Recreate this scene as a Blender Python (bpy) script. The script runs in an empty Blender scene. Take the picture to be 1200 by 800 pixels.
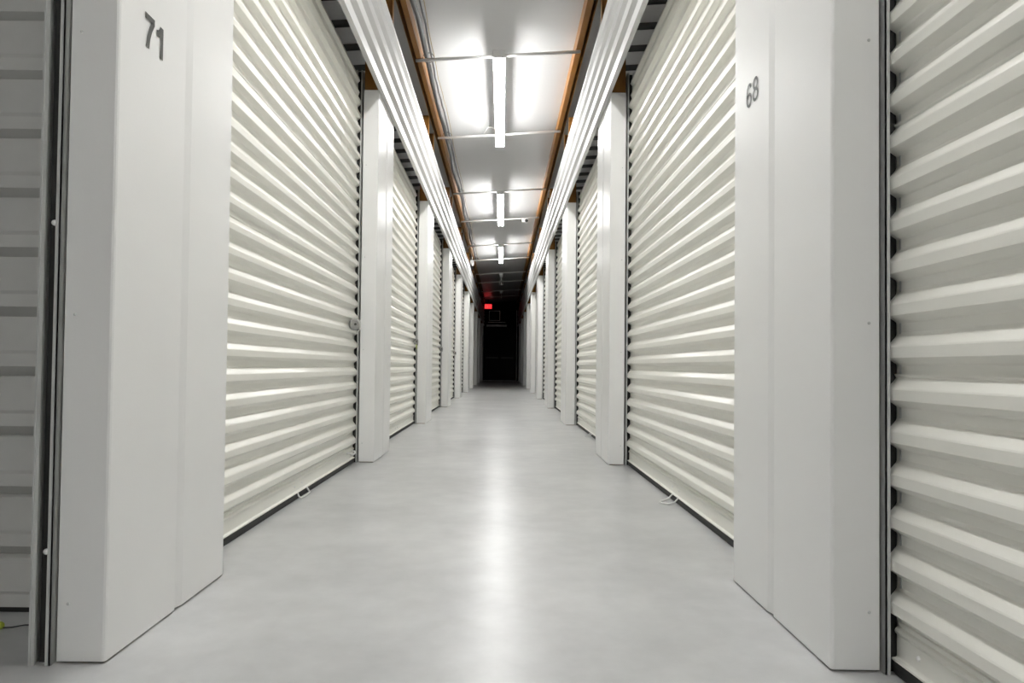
import bpy, math, random
from mathutils import Matrix, Vector

# ------------------------------------------------------------------ camera, world, exposure
scene = bpy.context.scene
col = scene.collection
EYE = 0.634

def make_camera():
    f, pitch, roll, yaw = 808.9, 0.0219, 0.0109, 0.0005
    cam = bpy.data.cameras.new('camera')
    cam.sensor_width = 36.0
    cam.lens = f / 1200 * 36
    cam.shift_x = 11.14 / 1200
    cam.shift_y = 11.62 / 1200
    cam.clip_start = 0.05
    o = bpy.data.objects.new('camera', cam)
    col.objects.link(o)
    c, s = math.cos(roll), math.sin(roll)

    def turn(v):
        x, y, z = v
        y, z = y * math.cos(pitch) - z * math.sin(pitch), y * math.sin(pitch) + z * math.cos(pitch)
        x, y = x * math.cos(yaw) + y * math.sin(yaw), -x * math.sin(yaw) + y * math.cos(yaw)
        return Vector((x, y, z))
    r, u, fw = turn((c, 0, s)), turn((-s, 0, c)), turn((0, 1, 0))
    m = Matrix((r, u, -fw)).transposed().to_4x4()
    m.translation = (0, 0, EYE)
    o.matrix_world = m
    scene.camera = o

make_camera()
world = bpy.data.worlds.new('world')
scene.world = world
world.use_nodes = True
world.node_tree.nodes['Background'].inputs[0].default_value = (0.5, 0.5, 0.5, 1)
world.node_tree.nodes['Background'].inputs[1].default_value = 0.02
vs = scene.view_settings
vs.view_transform = 'Standard'
vs.look = 'None'
vs.gamma = 1.0
vs.use_curve_mapping = False
vs.exposure = 0.0
LAMP = 118.0           # strength of a lit fluorescent tube

# ------------------------------------------------------------------ plan of the corridor (metres)
FACE = {-1: -0.828, 1: 0.699}      # aisle face of the pilasters on either side
Y1, PITCH, PW = 1.465, 3.05, 0.618  # first pilaster, spacing, width
SIDE = 0.1015                       # how deep a pilaster stands
PTOP = 2.4476
CURT = 0.142                        # curtain sheet behind the pilaster face
NP = 10
YS, YE = -4.6, 30.9
SLOPE, XM = 0.067, -0.055
RIB = 0.0889
def rise(x): return SLOPE * (x - XM)
CEIL = 3.54

# ------------------------------------------------------------------ materials
def mat(name, color, rough=0.5, metal=0.0, spec=0.5, var=0.0, vscale=6.0, bump=0.0, bscale=80.0, rvar=0.0, coords='Object', stretch=(1, 1, 1)):
    m = bpy.data.materials.new(name)
    m.use_nodes = True
    nt = m.node_tree
    b = nt.nodes['Principled BSDF']
    b.inputs['Base Color'].default_value = (*color, 1)
    b.inputs['Roughness'].default_value = rough
    b.inputs['Metallic'].default_value = metal
    b.inputs['Specular IOR Level'].default_value = spec
    if var or bump or rvar:
        tc = nt.nodes.new('ShaderNodeTexCoord')
        mp = nt.nodes.new('ShaderNodeMapping')
        mp.inputs['Scale'].default_value = stretch
        nt.links.new(tc.outputs[coords], mp.inputs[0])
    if var or rvar:
        n = nt.nodes.new('ShaderNodeTexNoise')
        n.inputs['Scale'].default_value = vscale
        n.inputs['Detail'].default_value = 6
        nt.links.new(mp.outputs[0], n.inputs['Vector'])
    if var:
        r = nt.nodes.new('ShaderNodeMapRange')
        r.inputs['From Min'].default_value = 0.3
        r.inputs['From Max'].default_value = 0.7
        r.inputs['To Min'].default_value = 1 - var
        r.inputs['To Max'].default_value = 1 + var
        nt.links.new(n.outputs['Fac'], r.inputs['Value'])
        mx = nt.nodes.new('ShaderNodeVectorMath')
        mx.operation = 'SCALE'
        mx.inputs[0].default_value = color
        nt.links.new(r.outputs[0], mx.inputs['Scale'])
        nt.links.new(mx.outputs[0], b.inputs['Base Color'])
    if rvar:
        r2 = nt.nodes.new('ShaderNodeMapRange')
        r2.inputs['From Min'].default_value = 0.3
        r2.inputs['From Max'].default_value = 0.7
        r2.inputs['To Min'].default_value = rough - rvar
        r2.inputs['To Max'].default_value = rough + rvar
        nt.links.new(n.outputs['Fac'], r2.inputs['Value'])
        nt.links.new(r2.outputs[0], b.inputs['Roughness'])
    if bump:
        n2 = nt.nodes.new('ShaderNodeTexNoise')
        n2.inputs['Scale'].default_value = bscale
        n2.inputs['Detail'].default_value = 3
        nt.links.new(mp.outputs[0], n2.inputs['Vector'])
        bp = nt.nodes.new('ShaderNodeBump')
        bp.inputs['Strength'].default_value = bump
        bp.inputs['Distance'].default_value = 0.01
        nt.links.new(n2.outputs['Fac'], bp.inputs['Height'])
        nt.links.new(bp.outputs[0], b.inputs['Normal'])
    return m

def emit(name, color, strength, base=(0.9, 0.9, 0.9)):
    m = mat(name, base, 0.3)
    b = m.node_tree.nodes['Principled BSDF']
    b.inputs['Emission Color'].default_value = (*color, 1)
    b.inputs['Emission Strength'].default_value = strength
    return m

def floor_material():
    m = bpy.data.materials.new('polished_concrete')
    m.use_nodes = True
    nt = m.node_tree
    b = nt.nodes['Principled BSDF']
    tc = nt.nodes.new('ShaderNodeTexCoord')

    def noise(scale, detail, rough=0.55):
        n = nt.nodes.new('ShaderNodeTexNoise')
        n.inputs['Scale'].default_value = scale
        n.inputs['Detail'].default_value = detail
        n.inputs['Roughness'].default_value = rough
        nt.links.new(tc.outputs['Object'], n.inputs['Vector'])
        return n
    big, small, fine = noise(1.5, 6, 0.58), noise(9.0, 6, 0.6), noise(120.0, 2)
    add = nt.nodes.new('ShaderNodeMath'); add.operation = 'MULTIPLY_ADD'
    nt.links.new(small.outputs['Fac'], add.inputs[0]); add.inputs[1].default_value = 0.42
    nt.links.new(big.outputs['Fac'], add.inputs[2])
    ramp = nt.nodes.new('ShaderNodeValToRGB')
    e = ramp.color_ramp.elements
    e[0].position = 0.36; e[0].color = (0.37, 0.375, 0.377, 1)
    e[1].position = 1.0; e[1].color = (0.62, 0.625, 0.622, 1)
    nt.links.new(add.outputs[0], ramp.inputs[0])
    nt.links.new(ramp.outputs[0], b.inputs['Base Color'])
    rr = nt.nodes.new('ShaderNodeMapRange')
    rr.inputs['From Min'].default_value = 0.1; rr.inputs['From Max'].default_value = 0.9
    rr.inputs['To Min'].default_value = 0.279; rr.inputs['To Max'].default_value = 0.31
    nt.links.new(big.outputs['Fac'], rr.inputs['Value'])
    nt.links.new(rr.outputs[0], b.inputs['Roughness'])
    bp = nt.nodes.new('ShaderNodeBump')
    bp.inputs['Strength'].default_value = 0.025
    bp.inputs['Distance'].default_value = 0.01
    nt.links.new(small.outputs['Fac'], bp.inputs['Height'])
    bp2 = nt.nodes.new('ShaderNodeBump')
    bp2.inputs['Strength'].default_value = 0.03
    bp2.inputs['Distance'].default_value = 0.002
    nt.links.new(fine.outputs['Fac'], bp2.inputs['Height'])
    nt.links.new(bp.outputs[0], bp2.inputs['Normal'])
    nt.links.new(bp2.outputs[0], b.inputs['Normal'])
    b.inputs['Specular IOR Level'].default_value = 0.5
    return m

M = dict(
    pilaster=mat('white_pilaster_paint', (0.86, 0.86, 0.85), 0.30, var=0.012, vscale=3, bump=0.02, bscale=140),
    door=mat('cream_door_paint', (0.855, 0.847, 0.785), 0.32, spec=0.6, var=0.015, vscale=4, bump=0.015, bscale=120),
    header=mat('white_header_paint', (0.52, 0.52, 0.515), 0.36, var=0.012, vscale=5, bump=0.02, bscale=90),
    floor=floor_material(),
    ceiling=mat('white_vinyl_facing', (0.52, 0.52, 0.52), 0.30, bump=0.12, bscale=2.2, stretch=(1, 0.5, 1)),
    deck=mat('grey_roof_facing', (0.72, 0.72, 0.72), 0.5),
    purlin=mat('galvanised_roof_channel', (0.10, 0.10, 0.10), 0.5),
    orange=mat('ochre_primer_steel', (0.23, 0.095, 0.011), 0.45, var=0.12, vscale=5),
    galv=mat('galvanised_steel', (0.60, 0.61, 0.60), 0.42, metal=0.2, var=0.06, vscale=12),
    strut=mat('conduit_zinc', (0.80, 0.80, 0.79), 0.4, metal=0.1),
    rubber=mat('black_rubber_and_shade', (0.018, 0.018, 0.017), 0.7),  # door seals, also the added strips that paint the guide slots' shade
    chrome=mat('brushed_chrome', (0.62, 0.62, 0.62), 0.22, metal=1.0),
    lock=mat('dull_lock_steel', (0.34, 0.34, 0.34), 0.3, metal=0.9),
    dark=mat('dark_metal', (0.05, 0.05, 0.05), 0.4, metal=0.6),
    white=mat('white_enamel', (0.82, 0.82, 0.81), 0.35),
    rope=mat('white_cord', (0.80, 0.80, 0.78), 0.7),
    ink=mat('dark_grey_lettering', (0.055, 0.055, 0.05), 0.5),
    ink_thin=mat('grey_lettering', (0.10, 0.10, 0.10), 0.5),
    cable=mat('grey_cable_jacket', (0.11, 0.11, 0.115), 0.5),
    thin=mat('tan_cable_jacket', (0.35, 0.28, 0.17), 0.6),
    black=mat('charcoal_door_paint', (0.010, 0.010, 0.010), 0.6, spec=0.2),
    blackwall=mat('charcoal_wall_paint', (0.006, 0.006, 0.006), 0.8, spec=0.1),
    frame=mat('grey_frame_paint', (0.85, 0.85, 0.84), 0.5),
    partition=mat('unit_partition_steel', (0.62, 0.62, 0.60), 0.5, metal=0.0, var=0.04, vscale=10),
    backwall=mat('unit_back_wall_steel', (0.5, 0.5, 0.48), 0.5),
    tube=emit('lit_fluorescent_tube', (1.0, 0.995, 0.98), LAMP),
    tube_off=mat('unlit_fluorescent_tube', (0.8, 0.8, 0.78), 0.25),
    red=emit('red_sign_glow', (1.0, 0.03, 0.04), 0.95, (0.5, 0.02, 0.02)),
    redtext=emit('red_sign_letters', (1.0, 0.10, 0.09), 1.2, (0.6, 0.1, 0.1)),
    tag=mat('yellow_green_plastic', (0.42, 0.50, 0.06), 0.5),
)

# ------------------------------------------------------------------ mesh helpers
class MB:
    def __init__(self):
        self.v, self.f, self.sm = [], [], []
    def add(self, vs_, fs, smooth=False):
        n = len(self.v)
        self.v += [tuple(p) for p in vs_]
        self.f += [tuple(i + n for i in f) for f in fs]
        self.sm += [smooth] * len(fs)
        return self
    def box(self, x0, x1, y0, y1, z0, z1):
        if x0 > x1: x0, x1 = x1, x0
        p = [(x, y, z) for z in (z0, z1) for y in (y0, y1) for x in (x0, x1)]
        return self.add(p, [(0, 2, 3, 1), (4, 5, 7, 6), (0, 1, 5, 4), (2, 6, 7, 3), (0, 4, 6, 2), (1, 3, 7, 5)])
    def prism_y(self, prof, y0, y1, closed=False, smooth=False, caps=False):
        """(x, z) outline drawn out along Y."""
        n = len(prof)
        p = [(x, y0, z) for x, z in prof] + [(x, y1, z) for x, z in prof]
        k = n if closed else n - 1
        fs = [(i, (i + 1) % n, n + (i + 1) % n, n + i) for i in range(k)]
        if caps: fs += [tuple(range(n))[::-1], tuple(range(n, 2 * n))]
        return self.add(p, fs, smooth)
    def prism_z(self, prof, z0, z1, closed=False, smooth=False, caps=False):
        n = len(prof)
        p = [(x, y, z0) for x, y in prof] + [(x, y, z1) for x, y in prof]
        k = n if closed else n - 1
        fs = [(i, (i + 1) % n, n + (i + 1) % n, n + i) for i in range(k)]
        if caps: fs += [tuple(range(n))[::-1], tuple(range(n, 2 * n))]
        return self.add(p, fs, smooth)
    def tube(self, path, r, n=8, caps=True):
        path = [Vector(p) for p in path]
        rings = []
        for i, p in enumerate(path):
            d = (path[min(i + 1, len(path) - 1)] - path[max(i - 1, 0)]).normalized()
            a = Vector((0, 0, 1)) if abs(d.z) < 0.9 else Vector((1, 0, 0))
            u = d.cross(a).normalized()
            w = d.cross(u)
            rr = r[i] if isinstance(r, (list, tuple)) else r
            rings += [p + (u * math.cos(2 * math.pi * k / n) + w * math.sin(2 * math.pi * k / n)) * rr for k in range(n)]
        fs = [(i * n + k, i * n + (k + 1) % n, (i + 1) * n + (k + 1) % n, (i + 1) * n + k) for i in range(len(path) - 1) for k in range(n)]
        self.add(rings, fs, True)
        if caps:
            m = len(self.v) - len(rings)
            self.f += [tuple(m + k for k in range(n))[::-1], tuple(m + (len(path) - 1) * n + k for k in range(n))]
            self.sm += [False, False]
        return self
    def lathe(self, prof, origin, axis, n=24):
        """(radius, height) outline turned about an axis."""
        axis = Vector(axis).normalized(); origin = Vector(origin)
        a = Vector((0, 0, 1)) if abs(axis.z) < 0.9 else Vector((1, 0, 0))
        u = axis.cross(a).normalized(); w = axis.cross(u)
        pts = [origin + axis * h + (u * math.cos(2 * math.pi * k / n) + w * math.sin(2 * math.pi * k / n)) * r for r, h in prof for k in range(n)]
        fs = [(i * n + k, i * n + (k + 1) % n, (i + 1) * n + (k + 1) % n, (i + 1) * n + k) for i in range(len(prof) - 1) for k in range(n)]
        return self.add(pts, fs, False)
    def data(self, name, material):
        me = bpy.data.meshes.new(name)
        me.from_pydata(self.v, [], self.f)
        me.polygons.foreach_set('use_smooth', self.sm)
        me.materials.append(material)
        me.update()
        return me
    def build(self, name, material, parent=None, loc=(0, 0, 0)):
        return put(name, self.data(name, material), parent, loc)

def put(name, data, parent=None, loc=(0, 0, 0)):
    o = bpy.data.objects.new(name, data)
    col.objects.link(o)
    o.location = loc
    if parent: o.parent = parent
    return o

def empty(name, loc=(0, 0, 0), parent=None):
    o = put(name, None, parent, loc)
    o.empty_display_size = 0.1
    return o

def tag(o, label=None, cat=None, group=None, kind=None):
    if label: o['label'] = label
    if cat: o['category'] = cat
    if group: o['group'] = group
    if kind: o['kind'] = kind
    return o

ORD = ['first', 'second', 'third', 'fourth', 'fifth', 'sixth', 'seventh', 'eighth', 'ninth', 'tenth', 'eleventh']
NUM = {-1: '71', 1: '68'}
ROW = {-1: 'padlocked row', 1: 'row facing the padlocks'}
DIGITS = {-1: 'bold', 1: 'thin'}

# ------------------------------------------------------------------ floor, roof, outer walls
XL, XR = -4.2, 4.1
slab = MB().box(XL, XR, YS, YE + 0.3, -0.12, 0.0).build('floor', M['floor'])
tag(slab, 'polished light grey concrete floor of the storage corridor', 'floor', kind='structure')

def sloped(x0, x1, y0, y1, z, t):
    p = [(x, y, z + rise(x) + dz) for dz in (0, t) for y in (y0, y1) for x in (x0, x1)]
    return MB().add(p, [(0, 2, 3, 1), (4, 5, 7, 6), (0, 1, 5, 4), (2, 6, 7, 3), (0, 4, 6, 2), (1, 3, 7, 5)])

ceiling = sloped(FACE[-1] - 0.02, FACE[1] + 0.02, YS, YE + 0.3, CEIL, 0.06).build('ceiling', M['ceiling'])
tag(ceiling, 'glossy white vinyl faced ceiling over the corridor, sloping slightly', 'ceiling', kind='structure')
for s in (-1, 1):
    a, b = (XL, FACE[-1] - 0.02) if s < 0 else (FACE[1] + 0.02, XR)
    deck = sloped(a, b, YS, YE + 0.3, CEIL, 0.06).build('roof_deck', M['deck'], ceiling)
    # open channels crossing under the deck, seen over the doors
    x0 = FACE[s] + s * 0.16
    x1 = FACE[s] + s * 1.5
    hb = MB()
    za, zb = CEIL + rise(x0), CEIL + rise(x1)
    for sgn in (1,):
        prof = [(-0.036, 0), (-0.036, -0.040), (-0.031, -0.040), (-0.031, -0.004), (0.031, -0.004), (0.031, -0.030), (0.034, -0.030), (0.034, 0)]
        p = [(x0, y, za + z) for y, z in prof] + [(x1, y, zb + z) for y, z in prof]
        hb.add(p, [(i, i + 1, i + 9, i + 8) for i in range(7)])
    hd = hb.data('roof_channel', M['purlin'])
    y = (5.62 if s < 0 else 5.95) - 0.42 * 12
    while y < YE - 0.3:
        put('roof_channel', hd, ceiling, (0, y, 0)); y += 0.42
for s, nm in ((-1, 'wall_left'), (1, 'wall_right')):
    x = XL if s < 0 else XR
    w = MB().box(x - 0.05, x + 0.05, YS, YE + 0.3, 0, 3.9).build(nm, M['backwall'])
    tag(w, 'plain grey steel back wall of the storage units', 'wall', kind='structure')
w = MB().box(XL, XR, YS - 0.1, YS, 0, 3.9).build('wall_rear', M['pilaster'])
tag(w, 'plain white wall closing the corridor opposite the exit sign', 'wall', kind='structure')
# plain wall stretches: behind the first doors and past the last pilasters
for s, nm in ((-1, 'left'), (1, 'right')):
    f = FACE[s]
    w = MB().box(f, f + s * SIDE, YS, Y1 - PITCH + PW, 0, 2.43).build('wall_%s_start' % nm, M['pilaster'])
    tag(w, 'plain white wall stretch before the first doors of the %s row' % NUM[s], 'wall', kind='structure')
    ye = Y1 + (NP - 1) * PITCH + PW
    w = MB().box(f + s * 0.03, f + s * SIDE, ye + 0.02, 30.68, 0, 3.3).build('wall_%s_end' % nm, M['pilaster'])
    tag(w, 'plain white wall stretch beside the dark end doors in the %s row' % NUM[s], 'wall', kind='structure')

# ------------------------------------------------------------------ pilasters
def pilaster_meshes(s):
    """Local frame: origin at the near aisle corner on the floor; o grows away from the aisle."""
    X = lambda o: s * o
    t, r = 0.004, 0.006
    def corner(y_edge, y_seam, groove):
        d = 1 if y_seam > y_edge else -1
        g0, g1 = (0.012, 0.008) if d > 0 else (0.028, 0.004)
        pts = [(SIDE, y_edge), (r, y_edge), (r * 0.3, y_edge + d * r * 0.3), (0, y_edge + d * r), (0, y_seam - d * g0)]
        pts += [(0.007, y_seam - d * g1), (0.007, y_seam - d * 0.0005)] if groove else []
        inner = [(SIDE, y_edge + d * t), (t + r, y_edge + d * t), (t, y_edge + d * (t + r)), (t, y_seam - d * (g0 + 0.001))]
        inner += [(0.011, y_seam - d * g1), (0.011, y_seam - d * 0.0005)] if groove else []
        ring = pts + inner[::-1]
        return MB().prism_z([(X(o), y) for o, y in ring], 0.005, PTOP, closed=True, caps=False).add(
            [(X(o), y, PTOP) for o, y in ring] + [(X(o), y, 0.005) for o, y in ring],
            [(i, i + 1, len(ring) - 2 - i, len(ring) - 1 - i) for i in range(len(pts) - 1)] +
            [(len(ring) + i, len(ring) + i + 1, 2 * len(ring) - 2 - i, 2 * len(ring) - 1 - i) for i in range(len(pts) - 1)])
    near = corner(0.0, 0.320, True).data('corner_panel', M['pilaster'])
    far = corner(PW, 0.320, True).data('corner_panel', M['pilaster'])
    c0 = MB().prism_z([(X(o), y) for o, y in ((0.012, 0.012), (0.012, 0.075), (0.016, 0.075), (0.016, 0.016), (0.095, 0.016), (0.095, 0.075), (0.099, 0.075), (0.099, 0.012))], 0.0, 3.40, True, caps=True).data('column', M['orange'])
    c1 = MB().prism_z([(X(o), PW - y) for o, y in ((0.012, 0.012), (0.012, 0.075), (0.016, 0.075), (0.016, 0.016), (0.095, 0.016), (0.095, 0.075), (0.099, 0.075), (0.099, 0.012))], 0.0, 3.40, True, caps=True).data('column', M['orange'])
    screw = MB().lathe([(0.0036, 0), (0.0034, 0.001), (0.002, 0.002), (0.0001, 0.0024)], (0, 0, 0), (0, -1, 0), 8).data('screw', M['galv'])
    return near, far, c0, c1, screw

def stroke(mb, pts, w, close=False):
    """A flat stroke along 2D points (u, v) of width w, mitred."""
    n = len(pts)
    L, R = [], []
    for i in range(n):
        a = Vector(pts[(i - 1) % n] if (close or i > 0) else pts[i])
        b = Vector(pts[(i + 1) % n] if (close or i < n - 1) else pts[i])
        p = Vector(pts[i])
        d1 = (p - a).normalized() if (p - a).length > 1e-9 else (b - p).normalized()
        d2 = (b - p).normalized() if (b - p).length > 1e-9 else d1
        n1, n2 = Vector((-d1.y, d1.x)), Vector((-d2.y, d2.x))
        m = (n1 + n2).normalized()
        k = w / 2 / max(0.5, m.dot(n1))
        L.append(p + m * k); R.append(p - m * k)
    mb2 = [(q.x, q.y) for q in L] + [(q.x, q.y) for q in R]
    fs = [(i, (i + 1) % n, n + (i + 1) % n, n + i) for i in range(n if close else n - 1)]
    return mb2, fs

def ellipse(cx, cy, rx, ry, a0=0, a1=360, n=20):
    return [(cx + rx * math.cos(math.radians(a0 + (a1 - a0) * i / n)), cy + ry * math.sin(math.radians(a0 + (a1 - a0) * i / n))) for i in range(n + 1)]

def digit(ch):
    """Strokes of a digit in a box one unit high."""
    if ch == '7': return [([(0.02, 0.93), (0.50, 0.93), (0.50, 0.86), (0.36, 0.62), (0.25, 0.33), (0.20, 0.0)], 0.19, False)]
    if ch == '1': return [([(0.36, 0.0), (0.36, 1.0)], 0.19, False), ([(0.04, 0.70), (0.16, 0.73), (0.27, 0.82), (0.33, 0.96)], 0.20, False)]
    if ch == '6': return [(ellipse(0.27, 0.29, 0.21, 0.25)[:-1], 0.12, True), ([(0.065, 0.33), (0.06, 0.55), (0.10, 0.78), (0.20, 0.93), (0.31, 0.955), (0.42, 0.90), (0.47, 0.78)], 0.12, False)]
    return [(ellipse(0.27, 0.26, 0.22, 0.225)[:-1], 0.12, True), (ellipse(0.27, 0.73, 0.19, 0.22)[:-1], 0.12, True)]

def number(s, chars, y_start, step, z0, h, parent, loc, material, wscale=1.0):
    # on the aisle face, read from the aisle; proud by 1 mm
    for i, ch in enumerate(chars):
        mb = MB()
        for k, (pts, w, close) in enumerate(digit(ch)):
            p2, fs = stroke(mb, pts, w, close)
            depth = 0.0012 + 0.0002 * k
            vv = []
            for u, v in p2:
                yy = (u * wscale * h) * (-s)
                vv.append((-s * depth, yy, v * h))
            mb.add(vv, fs)
        mb.build('digit', material, parent, (loc[0], loc[1] + y_start + i * step, z0))

PILASTERS = {}
for s in (-1, 1):
    near, far, c0, c1, screw = pilaster_meshes(s)
    for i in range(NP):
        p = empty('pilaster', (FACE[s], Y1 + i * PITCH, 0))
        PILASTERS[s, i] = p
        lab = ('white steel pilaster with the number %s in %s digits' % (NUM[s], DIGITS[s])) if i == 0 else \
              ('white steel pilaster in the %s, %s after the one numbered %s' % (ROW[s], ORD[i - 1], NUM[s]))
        tag(p, lab, 'pilaster', 'pilasters of the %s row' % NUM[s])
        tag(put('corner_panel', near, p)); put('corner_panel', far, p)
        put('column', c0, p)['label'] = 'orange painted steel column showing above the white panels'
        put('column', c1, p)['label'] = 'orange painted steel column showing above the white panels'
        if i < 3:
            for z in (0.125, 0.735, 1.342, 1.95):
                put('screw', screw, p, (s * 0.080, 0, z))
number(-1, '71', 0.100, 0.052, 1.362, 0.076, PILASTERS[-1, 0], (0, 0, 0), M['ink'])
number(1, '68', 0.512, -0.050, 1.383, 0.066, PILASTERS[1, 0], (0, 0, 0), M['ink_thin'], 1.15)

# ------------------------------------------------------------------ roll-up doors
DW = PITCH - PW
Z0 = 0.145                       # centre of the lowest rib
NRIB = 26
COIL_Z, COIL_R = 2.47, 0.16
RIBP = [(-0.034, 0.000), (-0.030, 0.0025), (-0.0185, 0.0195), (-0.0170, 0.0210), (0.0050, 0.0210), (0.0085, 0.0195), (0.0125, 0.0162), (0.0285, 0.0030), (0.036, 0.000)]

def rib_profile(s, zc, base=CURT):
    return [(s * (base - d), zc + z) for z, d in RIBP]

def door_meshes(s):
    a, b = -0.004, DW + 0.004      # sheet runs into the guide slots
    out = {}
    out['rib'] = MB().prism_y(rib_profile(s, 0.0), a, b).data('rib', M['door'])
    def flat(z0, z1, seam=True):
        pr = [(s * CURT, z0), (s * CURT, z1 - 0.010)]
        if seam: pr += [(s * (CURT - 0.0055), z1 - 0.003), (s * (CURT - 0.0055), z1), (s * (CURT + 0.004), z1)]
        else: pr += [(s * CURT, z1)]
        return pr
    bounds = [0.108] + [Z0 + RIB * k + 0.038 for k in (5, 11, 17, 23)] + [COIL_Z]
    out['bounds'] = bounds
    out['plain'] = [MB().prism_y(flat(bounds[k], bounds[k + 1], k < 4), a, b).data('curtain_panel', M['door']) for k in range(5)]
    ribbed = []
    for k in range(5):
        m = MB().prism_y(flat(bounds[k], bounds[k + 1], k < 4), a, b)
        for j in range(6 * k, min(6 * k + 6, NRIB)):
            m.prism_y(rib_profile(s, Z0 + RIB * j), a, b)
        ribbed.append(m.data('curtain_panel', M['door']))
    out['ribbed'] = ribbed
    # coil: curtain wound on its barrel, ribs standing on the drum
    ring = []
    nr = 11
    for j in range(nr):
        for z, d in RIBP[:-1]:
            ang = (j + 0.5 + z / RIB) / nr * 2 * math.pi
            rr = COIL_R + d - 0.002
            ring.append((s * (CURT + COIL_R - rr * math.cos(ang)), COIL_Z + rr * math.sin(ang)))
    out['coil'] = MB().prism_y(ring, 0.012, DW - 0.012, closed=True, caps=True).data('coil', M['door'])
    out['barrel'] = MB().tube([(s * (CURT + COIL_R), -0.06, COIL_Z), (s * (CURT + COIL_R), DW + 0.06, COIL_Z)], 0.03, 10).data('barrel', M['galv'])
    # bottom bar and seal
    e = CURT
    prof = [(e, 0.030), (e - 0.017, 0.030), (e - 0.017, 0.034), (e - 0.008, 0.0355), (e - 0.006, 0.038), (e - 0.006, 0.082), (e - 0.010, 0.086), (e - 0.011, 0.091), (e - 0.008, 0.096), (e - 0.003, 0.099), (e - 0.003, 0.108), (e, 0.110)]
    out['bar'] = MB().prism_y([(s * o, z) for o, z in prof], 0.004, DW - 0.004, closed=True, caps=True).data('bottom_bar', M['door'])
    prof = [(e, 0.0295), (e - 0.014, 0.0295), (e - 0.016, 0.020), (e - 0.015, 0.006), (e - 0.011, 0.0), (e - 0.004, 0.0), (e, 0.006)]
    out['seal'] = MB().prism_y([(s * o, z) for o, z in prof], 0.006, DW - 0.006, closed=True, caps=True).data('rubber_seal', M['rubber'])
    out['rivet'] = MB().lathe([(0.006, 0), (0.005, 0.003), (0.0001, 0.0045)], (0, 0, 0), (-s, 0, 0), 8).data('rivet', M['white'])
    # guides: two lips either side of the slot, tied together inside the pilaster
    def guide(y_edge, d):
        m = MB()
        for o0, o1, reach in ((0.1075, 0.1115, 0.012), (0.1480, 0.1520, 0.014)):
            ya, yb = sorted((y_edge + d * reach, y_edge - d * 0.09))
            m.box(s * o0, s * o1, ya, yb, 0.0, 2.575)
        # rolled noses on both lips
        ya, yb = sorted((y_edge + d * 0.012, y_edge + d * 0.006))
        m.box(s * 0.1075, s * 0.1185, ya, yb, 0.0, 2.575)
        m.box(s * 0.1410, s * 0.1520, ya, yb, 0.0, 2.575)
        ya, yb = sorted((y_edge - d * 0.09, y_edge - d * 0.094))
        m.box(s * 0.1075, s * 0.1520, ya, yb, 0.0, 2.575)
        return m.data('guide_track', M['galv'])
    def strip(y_edge, d):  # black strip added to stand in for the shade inside the guide slot
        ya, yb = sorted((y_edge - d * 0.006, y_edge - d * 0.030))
        return MB().box(s * 0.1180, s * 0.1415, ya, yb, 0.0, 2.57).data('slot_shade_strip', M['rubber'])
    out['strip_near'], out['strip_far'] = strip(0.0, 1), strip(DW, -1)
    out['guide_near'] = guide(0.0, 1)
    out['guide_far'] = guide(DW, -1)
    # slide latch: plate on the curtain with a sliding bolt and its thumb stub
    yl = DW - 0.11 if s < 0 else 0.11
    q = 1 if s < 0 else -1
    m = MB().box(s * (CURT - 0.0205), s * (CURT - 0.0245), yl - 0.055, yl + 0.055, -0.030, 0.030)
    out['latch'] = m.data('latch_plate', M['galv'])
    m = MB().tube([(s * (CURT - 0.031), yl - q * 0.05, 0.0), (s * (CURT - 0.031), yl + q * 0.105, 0.0)], 0.0065, 8)
    m.tube([(s * (CURT - 0.031), yl, 0.0), (s * (CURT - 0.062), yl, -0.012)], 0.005, 8)
    out['bolt'] = m.data('latch_bolt', M['chrome'])
    out['yl'] = yl
    return out

def add_guides(d, dm):
    h = put('guide_track', dm['guide_near'], d); g = put('guide_track', dm['guide_far'], d)
    put('slot_shade_strip', dm['strip_near'], h); put('slot_shade_strip', dm['strip_far'], g)
    return g

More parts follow.
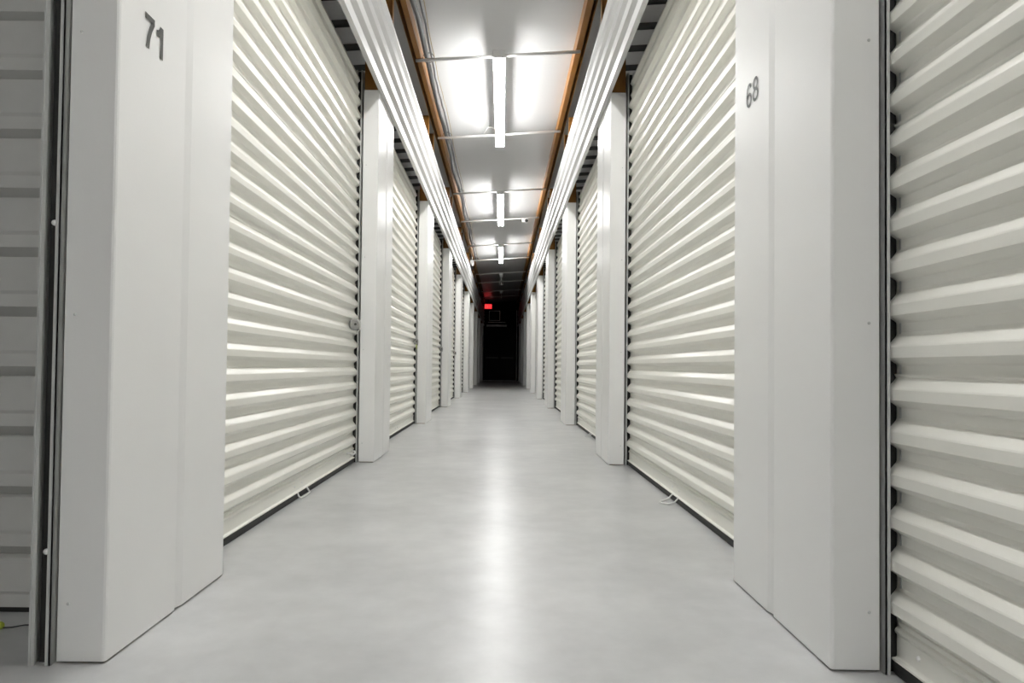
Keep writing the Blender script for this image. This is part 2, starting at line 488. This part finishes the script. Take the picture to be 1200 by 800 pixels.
DOORS = {}
nd = 0
for s in (-1, 1):
    dm = door_meshes(s)
    for i in range(0, NP):
        nd += 1
        y0 = Y1 + (i - 1) * PITCH + PW
        d = empty('door_%d' % nd, (FACE[s], y0, 0))
        DOORS[s, i] = (d, dm)
        if s < 0 and i == 0:
            tag(d, 'open storage unit doorway before the pilaster numbered 71, door rolled up', 'door', kind='structure')
            g = add_guides(d, dm)
            put('coil', dm['coil'], d, (0, 0, 0.02)); put('barrel', dm['barrel'], d, (0, 0, 0.02))
            bolt = MB().lathe([(0.0065, 0), (0.006, 0.003), (0.0035, 0.005), (0.0001, 0.006)], (0, 0, 0), (0.3, -1, 0), 12).data('bolt_head', M['white'])
            for z in (0.236, 0.928):
                put('bolt_head', bolt, g, (s * 0.1225, DW - 0.008, z))
            continue
        where = 'before the pilaster numbered 68' if i == 0 else ('%s past the pilaster numbered %s' % (ORD[i - 1], NUM[s]))
        tag(d, 'closed cream ribbed roll-up door in the %s, %s' % (ROW[s], where), 'door', kind='structure')
        add_guides(d, dm)
        nearby = i <= 2
        for k in range(5):
            pnl = put('curtain_panel', (dm['plain'] if nearby else dm['ribbed'])[k], d)
            if nearby:
                for j in range(6 * k, min(6 * k + 6, NRIB)):
                    put('rib', dm['rib'], pnl, (0, 0, Z0 + RIB * j))
        put('coil', dm['coil'], d); put('barrel', dm['barrel'], d)
        bar = put('bottom_bar', dm['bar'], d)
        put('rubber_seal', dm['seal'], d)
        if i <= 2:
            for yy in (0.08, DW / 2 - 0.06, DW / 2 + 0.06, DW - 0.08):
                put('rivet', dm['rivet'], bar, (s * (CURT - 0.006), yy, 0.062))
        lp = put('latch_plate', dm['latch'], d, (0, 0, 0.885))
        put('latch_bolt', dm['bolt'], lp)

# pull cords and the small foot handle at the bottom of the doors
def door_pull(s, i, pts, r=0.004):
    d, dm = DOORS[s, i]
    return MB().tube(pts, r, 6).build('pull_cord', M['rope'], d)

yc = DW / 2
door_pull(1, 1, [(CURT - 0.012, yc - 0.075, 0.034), (CURT - 0.034, yc - 0.080, 0.012), (CURT - 0.060, yc - 0.078, 0.005), (CURT - 0.085, yc - 0.062, 0.005),
                 (CURT - 0.092, yc - 0.040, 0.005), (CURT - 0.080, yc - 0.010, 0.005), (CURT - 0.060, yc + 0.015, 0.005), (CURT - 0.036, yc + 0.028, 0.010), (CURT - 0.012, yc + 0.030, 0.034)])
MB().tube([(-(CURT - 0.012), yc - 0.035, 0.034), (-(CURT - 0.020), yc - 0.035, 0.014), (-(CURT - 0.027), yc - 0.030, 0.006), (-(CURT - 0.032), yc - 0.010, 0.005),
           (-(CURT - 0.033), yc + 0.040, 0.005), (-(CURT - 0.032), yc + 0.095, 0.005), (-(CURT - 0.030), yc + 0.115, 0.007), (-(CURT - 0.012), yc + 0.118, 0.034)], 0.0045, 6).build('pull_cord', M['rope'], DOORS[-1, 1][0])
ya = DW - 0.20
MB().tube([(-(CURT - 0.008), ya, 0.085), (-(CURT - 0.03), ya, 0.085), (-(CURT - 0.034), ya + 0.01, 0.072), (-(CURT - 0.034), ya + 0.05, 0.066), (-(CURT - 0.034), ya + 0.11, 0.070), (-(CURT - 0.03), ya + 0.14, 0.078), (-(CURT - 0.008), ya + 0.14, 0.08)], 0.006, 8).build('foot_handle', M['white'], DOORS[-1, 1][0])
door_pull(1, 2, [(CURT - 0.012, yc - 0.05, 0.034), (CURT - 0.04, yc - 0.05, 0.008), (CURT - 0.07, yc - 0.02, 0.005), (CURT - 0.07, yc + 0.02, 0.005), (CURT - 0.04, yc + 0.04, 0.008), (CURT - 0.012, yc + 0.04, 0.034)])

# ------------------------------------------------------------------ padlocks
def padlock(i, label, big):
    d, dm = DOORS[-1, i]
    y = d.location.y + dm['yl'] - 0.125
    x = FACE[-1] - (CURT - 0.052)
    p = empty('padlock', (x, y, 0.885))
    tag(p, label, 'padlock', 'padlocks on the roll-up doors of the 71 row')
    R_ = 0.036 if big else 0.026
    ax = (0.62, -0.78, 0.1)
    MB().lathe([(0.0001, -0.013), (R_ * 0.9, -0.013), (R_, -0.009), (R_, 0.009), (R_ * 0.9, 0.013), (R_ * 0.55, 0.0135), (R_ * 0.5, 0.011), (0.0001, 0.011)], (0, 0, 0), ax, 28).build('lock_body', M['lock'], p)
    MB().lathe([(0.008, 0.011), (0.008, 0.0145), (0.0001, 0.0145)], (0, 0, 0), ax, 14).build('key_cylinder', M['dark'], p)
    pts = [(0.010, R_ + 0.030 + 0.032 * math.cos(t), 0.030 * math.sin(t)) for t in [math.pi * (k - 5) / 8 for k in range(0, 12)]]
    MB().tube(pts, 0.0085 if big else 0.0055, 8).build('shackle', M['chrome'], p)
    return p
padlock(1, 'round chrome disc padlock on the door just past the pilaster numbered 71', True)
p = padlock(2, 'dull steel padlock with a yellow-green tag hanging from it', False)
MB().box(0.005, 0.009, -0.022, 0.022, -0.075, -0.028).build('tag', M['tag'], p)
padlock(3, 'small steel padlock on the third door past the pilaster numbered 71', False)
padlock(4, 'small steel padlock on the fourth door past the pilaster numbered 71', False)

# ------------------------------------------------------------------ corrugated header bands over the doors
def header_profile(s):
    """(offset, z): ribbed white sheet, lower flange returned to the pilasters."""
    z0, z1 = 2.43, 3.055
    pts = [(0.0, z0), (-0.028, z0), (-0.028, z0 + 0.012)]
    z = z0 + 0.012
    pitch = (z1 - z0 - 0.03) / 4
    for k in range(4):
        pts += [(-0.026, z + 0.002), (-0.026, z + pitch * 0.40), (-0.001, z + pitch * 0.56), (-0.001, z + pitch * 0.80), (-0.026, z + pitch * 0.98)]
        z += pitch
    pts += [(-0.028, z1 - 0.012), (-0.028, z1), (-0.004, z1)]
    return [(s * o, z_) for o, z_ in pts]

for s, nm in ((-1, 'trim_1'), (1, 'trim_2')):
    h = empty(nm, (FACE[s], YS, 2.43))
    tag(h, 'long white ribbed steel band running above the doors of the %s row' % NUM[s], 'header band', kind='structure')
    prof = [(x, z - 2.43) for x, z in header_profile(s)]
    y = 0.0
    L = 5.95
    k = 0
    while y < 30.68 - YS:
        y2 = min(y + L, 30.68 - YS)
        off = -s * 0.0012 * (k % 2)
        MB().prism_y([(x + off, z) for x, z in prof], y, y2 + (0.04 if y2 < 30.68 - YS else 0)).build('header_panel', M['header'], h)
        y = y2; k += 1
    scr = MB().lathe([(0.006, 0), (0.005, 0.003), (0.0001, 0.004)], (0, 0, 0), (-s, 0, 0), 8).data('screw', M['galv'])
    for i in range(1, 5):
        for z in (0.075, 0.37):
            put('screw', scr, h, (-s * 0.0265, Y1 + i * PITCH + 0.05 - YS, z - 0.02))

# ------------------------------------------------------------------ orange beams beside the ceiling
for s in (-1, 1):
    x0, x1 = (-0.826, -0.752) if s < 0 else (0.631, 0.712)
    xm = (x0 + x1) / 2
    zb, zt = 3.418 + rise(xm), CEIL + rise(min(x0, x1)) - 0.002
    b = empty('roof_beam', (xm, YS, zb))
    tag(b, ('orange painted steel roof beam with the grey cables beside it') if s < 0 else 'orange painted steel roof beam without cables, above the 68 row', 'beam')
    hw = abs(x1 - x0) / 2
    y = 0.0
    while y < 30.6 - YS:
        y2 = min(y + 6.1, 30.6 - YS)
        # C section, open side away from the aisle
        t = 0.004
        h = zt - zb
        ins, out = -s * hw, s * hw
        mid = s * hw * 0.15
        prof = [(mid, 0), (ins, 0), (ins, h), (out, h), (out, 0), (out - s * t, 0), (out - s * t, h - t), (ins + s * t, h - t), (ins + s * t, t), (mid, t)]
        MB().prism_y(prof, y + 0.002, y2 - 0.002, closed=True, caps=True).build('beam_section', M['orange'], b)
        y = y2

# ------------------------------------------------------------------ strip lights on their crossing rods
FSTART = [-3.57 + 4.76 * k for k in range(7)]
LIT = 5
ROD_Z = 3.402
def fixture_meshes():
    o = {}
    L = 2.44
    m = MB()
    prof = [(-0.054, 0.030), (-0.054, 0.046), (-0.045, 0.052), (0.045, 0.052), (0.054, 0.046), (0.054, 0.030), (0.030, 0.024), (-0.030, 0.024)]
    m.prism_y(prof, 0, L, closed=True, caps=True)
    o['housing'] = m.data('housing', M['white'])
    o['end'] = MB().box(-0.056, 0.056, -0.004, 0.0, -0.012, 0.054).data('end_plate', M['white'])
    o['socket'] = MB().box(-0.010, 0.010, -0.009, 0.009, -0.015, 0.026).data('lamp_holder', M['white'])
    o['tube'] = MB().tube([(0, 0, 0), (0, 1.17, 0)], 0.0127, 10).data('tube', M['tube'])
    o['tube_off'] = MB().tube([(0, 0, 0), (0, 1.17, 0)], 0.0127, 10).data('tube', M['tube_off'])
    o['hanger'] = MB().box(-0.058, 0.058, -0.016, 0.016, 0.052, 0.056).data('hanger_clip', M['galv'])
    return o
fm = fixture_meshes()
for k, y in enumerate(FSTART):
    lit = k < LIT
    f = empty('strip_light', (XM, y, 3.330))
    lab = ('lit fluorescent strip light, %s lit one counted from the exit sign' % ORD[LIT - 1 - k]) if lit else \
          ('unlit fluorescent strip light under the dark ceiling, %s from the exit sign' % ORD[6 - k])
    tag(f, lab, 'light', 'strip lights along the corridor ceiling')
    put('housing', fm['housing'], f)
    put('end_plate', fm['end'], f, (0, 0, 0)); put('end_plate', fm['end'], f, (0, 2.444, 0))
    for hx in (-0.030, 0.030):
        for yy in (0.012, 1.208, 1.232, 2.428):
            put('lamp_holder', fm['socket'], f, (hx, yy, 0.0))
        for yy in (0.024, 1.244):
            put('tube', fm['tube' if lit else 'tube_off'], f, (hx, yy, 0.0))
    for yy in (0.15, 2.24):
        put('hanger_clip', fm['hanger'], f, (0, yy, 0))
    if k == 2:
        MB().tube([(-0.03, 2.16, 0.050), (-0.06, 2.10, 0.085), (-0.10, 2.09, 0.11), (-0.14, 2.12, 0.12), (-0.17, 2.19, 0.10), (-0.19, 2.24, 0.085)], 0.005, 6).build('cord', M['white'], f)
    for e, yy in enumerate((0.15, 2.24)):
        xa, xb = -0.800, 0.668
        r = MB().tube([(xa, 0, rise(xa)), (xb, 0, rise(xb))], 0.014, 10)
        r = r.build('ceiling_rod', M['strut'], None, (0, y + yy, ROD_Z))
        end = 'the end away from' if e == 0 else 'the end facing'
        which = ('%s lit' % ORD[LIT - 1 - k]) if lit else ('%s unlit' % ORD[6 - k])
        tag(r, 'zinc rod carrying %s the exit sign of the %s strip light' % (end, which), 'rod', 'rods crossing under the ceiling')

# ------------------------------------------------------------------ cables along the beam of the 71 row
random.seed(4)
def cable(x, z, r, wob, name, label, material, seed, n=6):
    rnd = random.Random(seed)
    pts = []
    y = YS + 0.1
    ties = [q + t for q in FSTART for t in (0.15, 2.24)]
    while y < 18.2:
        dmin = min(abs(y - t) for t in ties)
        w = min(1.0, dmin / 0.5)
        pts.append((x + w * (wob * math.sin(y * 2.3 + seed) + rnd.uniform(-1, 1) * wob * 0.35), y, z + rise(x) + w * (0.012 * math.sin(y * 1.7 + seed * 2))))
        y += 0.17
    o = MB().tube(pts, r, n).build(name, material)
    return tag(o, label, 'cable')
cable(-0.705, 3.4400, 0.021, 0.014, 'cable', 'thick grey cable lying along the orange beam', M['cable'], 1, 8)
cable(-0.658, 3.4280, 0.009, 0.009, 'cable', 'thin grey cable beside the thick one along the orange beam', M['cable'], 2)
cable(-0.630, 3.4235, 0.004, 0.009, 'cable', 'thin tan wire beside the grey cables along the beam', M['thin'], 3)
tie_data = MB().tube([(-0.688 + 0.052 * math.cos(a), 0.0, 3.430 + rise(-0.688) + 0.046 * math.sin(a)) for a in [2 * math.pi * k / 14 for k in range(15)]], 0.004, 6, caps=False).data('cable_tie', M['cable'])
for k in range(1, 5):
    for e, t in enumerate((0.15, 2.24)):
        c = put('cable_tie', tie_data, None, (0, FSTART[k] + t + 0.020, 0))
        tag(c, 'grey cable tie, %s counted back from the exit sign' % ORD[2 * (4 - k) + (1 - e)], 'cable tie', 'ties holding the cables to the rods')

# ------------------------------------------------------------------ small ceiling devices
def device(loc, label):
    d = empty('ceiling_camera', loc)
    tag(d, label, 'camera')
    MB().box(-0.055, 0.0, -0.05, 0.05, -0.08, -0.012).build('housing', M['white'], d)
    MB().lathe([(0.030, 0), (0.028, 0.02), (0.020, 0.032), (0.0001, 0.036)], (0.028, -0.03, -0.05), (0.2, -1, -0.4), 16).build('lens', M['dark'], d)
    MB().box(0.0, 0.055, -0.032, 0.05, -0.085, -0.012).build('lens_mount', M['white'], d)
    return d
yr = FSTART[3] + 2.24
device((0.40, yr, ROD_Z + rise(0.40)), 'small white camera with a dark lens under a ceiling rod')
j = empty('junction_box', (-0.775, FSTART[4] + 1.75, 3.25))
tag(j, 'small white box hanging below the orange beam at the end of cables', 'box')
MB().box(-0.045, 0.045, -0.05, 0.05, -0.06, 0.03).build('body', M['white'], j)
MB().lathe([(0.040, 0), (0.036, 0.03), (0.02, 0.05), (0.0001, 0.055)], (0.0, 0.0, -0.06), (0.2, -0.3, -1), 14).build('dome', M['white'], j)
MB().tube([(0.0, 0.0, 0.03), (0.0, 0.0, 0.125)], 0.012, 8).build('stem', M['strut'], j)

# ------------------------------------------------------------------ open unit beside pilaster 71: ribbed partition walls
def partition(y, face, label, name):
    x0, x1 = -0.985, XL + 0.06
    w = empty(name, (x0, y, 0))
    tag(w, label, 'wall', kind='structure')
    P = 0.1524
    # panel strip one rib high: flat, step, raised band, sloped underside
    prof = [(-0.016, 0.0), (0.016, 0.001), (-0.012, 0.0265), (-0.012, 0.0580), (-0.016, 0.0670), (-0.016, P)]
    mb = MB()
    n = len(prof)
    p = [(0, q * face, z) for q, z in prof] + [(x1 - x0, q * face, z) for q, z in prof]
    mb.add(p, [(i, i + 1, n + i + 1, n + i) for i in range(n - 1)])
    data = mb.data('wall_panel', M['partition'])
    k = 0
    while 0.012 + k * P < 2.9:
        put('wall_panel', data, w, (0, 0, k * P - 0.0145)); k += 1
    MB().box(0.0, x1 - x0, -0.012 * face, 0.012, 0, 0.012).build('base_angle', M['dark'], w)
    return w
partition(Y1 + 0.309, 1, 'dim ribbed steel partition seen through the open doorway', 'wall_partition')
partition(Y1 + 0.309 - PITCH, -1, 'ribbed steel partition on the other side of the open unit', 'wall_partition_rear')
s1 = empty('floor_scrap', (-1.186, 1.648, 0))
tag(s1, 'tiny yellow-green scrap on the floor of the open unit', 'scrap')
MB().lathe([(0.0001, 0), (0.009, 0.001), (0.013, 0.006), (0.011, 0.013), (0.005, 0.017), (0.0001, 0.018)], (0, 0, 0), (0.1, 0.2, 1), 9).build('crumple', M['tag'], s1)
MB().tube([(0.012, 0.0, 0.004), (0.03, 0.006, 0.003), (0.05, 0.02, 0.003), (0.07, 0.022, 0.003), (0.10, 0.045, 0.004), (0.125, 0.050, 0.006)], 0.0018, 5).build('thread', M['dark'], s1)

# ------------------------------------------------------------------ far end: dark doors, frame, vent, bar, exit sign
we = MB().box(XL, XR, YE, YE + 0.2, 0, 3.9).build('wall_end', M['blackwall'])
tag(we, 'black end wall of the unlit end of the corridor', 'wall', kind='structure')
de = empty('door_%d' % (nd + 1), (-0.11, YE, 0))
tag(de, 'dark charcoal double door closing the end of the corridor', 'door', kind='structure')
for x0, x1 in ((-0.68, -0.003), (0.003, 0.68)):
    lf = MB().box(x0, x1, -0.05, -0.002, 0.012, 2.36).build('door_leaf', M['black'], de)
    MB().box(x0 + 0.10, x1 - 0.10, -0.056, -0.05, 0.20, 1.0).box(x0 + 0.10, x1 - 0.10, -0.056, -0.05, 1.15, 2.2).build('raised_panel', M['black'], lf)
    MB().box(x0 + 0.06, x1 - 0.06, -0.10, -0.07, 1.0, 1.05).box(x0 + 0.07, x0 + 0.10, -0.07, -0.05, 1.0, 1.05).box(x1 - 0.10, x1 - 0.07, -0.07, -0.05, 1.0, 1.05).build('push_bar', M['dark'], lf)
fr = empty('trim_3', (-0.11, 30.70, 0))
tag(fr, 'thin pale frame around the dark doors at the corridor end', 'door frame', kind='structure')
MB().box(-0.765, -0.735, 0, 0.05, 0.0, 3.15).build('jamb', M['frame'], fr)
MB().box(0.735, 0.765, 0, 0.05, 0.0, 3.15).build('jamb', M['frame'], fr)
MB().box(-0.735, 0.735, 0, 0.06, 0.0, 0.022).build('threshold', M['frame'], fr)
v = empty('wall_vent', (-0.357, YE, 2.68))
tag(v, 'square grey framed vent high on the black end wall', 'vent')
for q in ((-0.25, -0.225, 0, 0.45), (0.225, 0.25, 0, 0.45), (-0.225, 0.225, 0, 0.025), (-0.225, 0.225, 0.425, 0.45)):
    MB().box(q[0], q[1], -0.03, -0.001, q[2], q[3]).build('frame_bar', M['frame'], v)
for k in range(6):
    MB().box(-0.225, 0.225, -0.02, -0.004, 0.055 + k * 0.062, 0.085 + k * 0.062).build('louvre', M['black'], v)
bar = empty('wall_batten', (-0.257, YE, 2.415))
tag(bar, 'pale horizontal bar fixed above the dark double door', 'bar')
MB().box(-0.455, 0.455, -0.07, -0.001, 0.0, 0.085).build('lower_bar', M['white'], bar)
MB().box(-0.40, 0.40, -0.03, -0.001, 0.175, 0.215).build('upper_bar', M['frame'], bar)
ex = empty('exit_sign', (-0.615, 29.5, 3.195))
tag(ex, 'small glowing red EXIT sign hanging at the dark end', 'exit sign')
MB().box(-0.165, 0.165, -0.02, 0.02, -0.11, 0.11).build('sign_body', M['dark'], ex)
MB().box(-0.155, 0.155, -0.024, -0.020, -0.10, 0.10).build('sign_face', M['red'], ex)
lt = {'E': [([(0.42, 0.95), (0.08, 0.95), (0.08, 0.05), (0.42, 0.05)], 0.13, False), ([(0.08, 0.5), (0.38, 0.5)], 0.13, False)],
      'X': [([(0.05, 1), (0.5, 0)], 0.13, False), ([(0.5, 1), (0.05, 0)], 0.13, False)],
      'I': [([(0.25, 0), (0.25, 1)], 0.14, False)],
      'T': [([(0.0, 0.94), (0.5, 0.94)], 0.13, False), ([(0.25, 0.94), (0.25, 0)], 0.13, False)]}
for k, ch in enumerate('EXIT'):
    mb = MB()
    for pts, w, cl in lt[ch]:
        p2, fs = stroke(mb, pts, w, cl)
        mb.add([(u * 0.125, 0, vv * 0.135) for u, vv in p2], fs)
    mb.build('letter', M['redtext'], ex, (-0.138 + k * 0.071, -0.0252, -0.068))
MB().tube([(0, 0, 0.11), (0, 0, CEIL + rise(-0.615) - 3.195)], 0.012, 8).build('stem', M['dark'], ex)
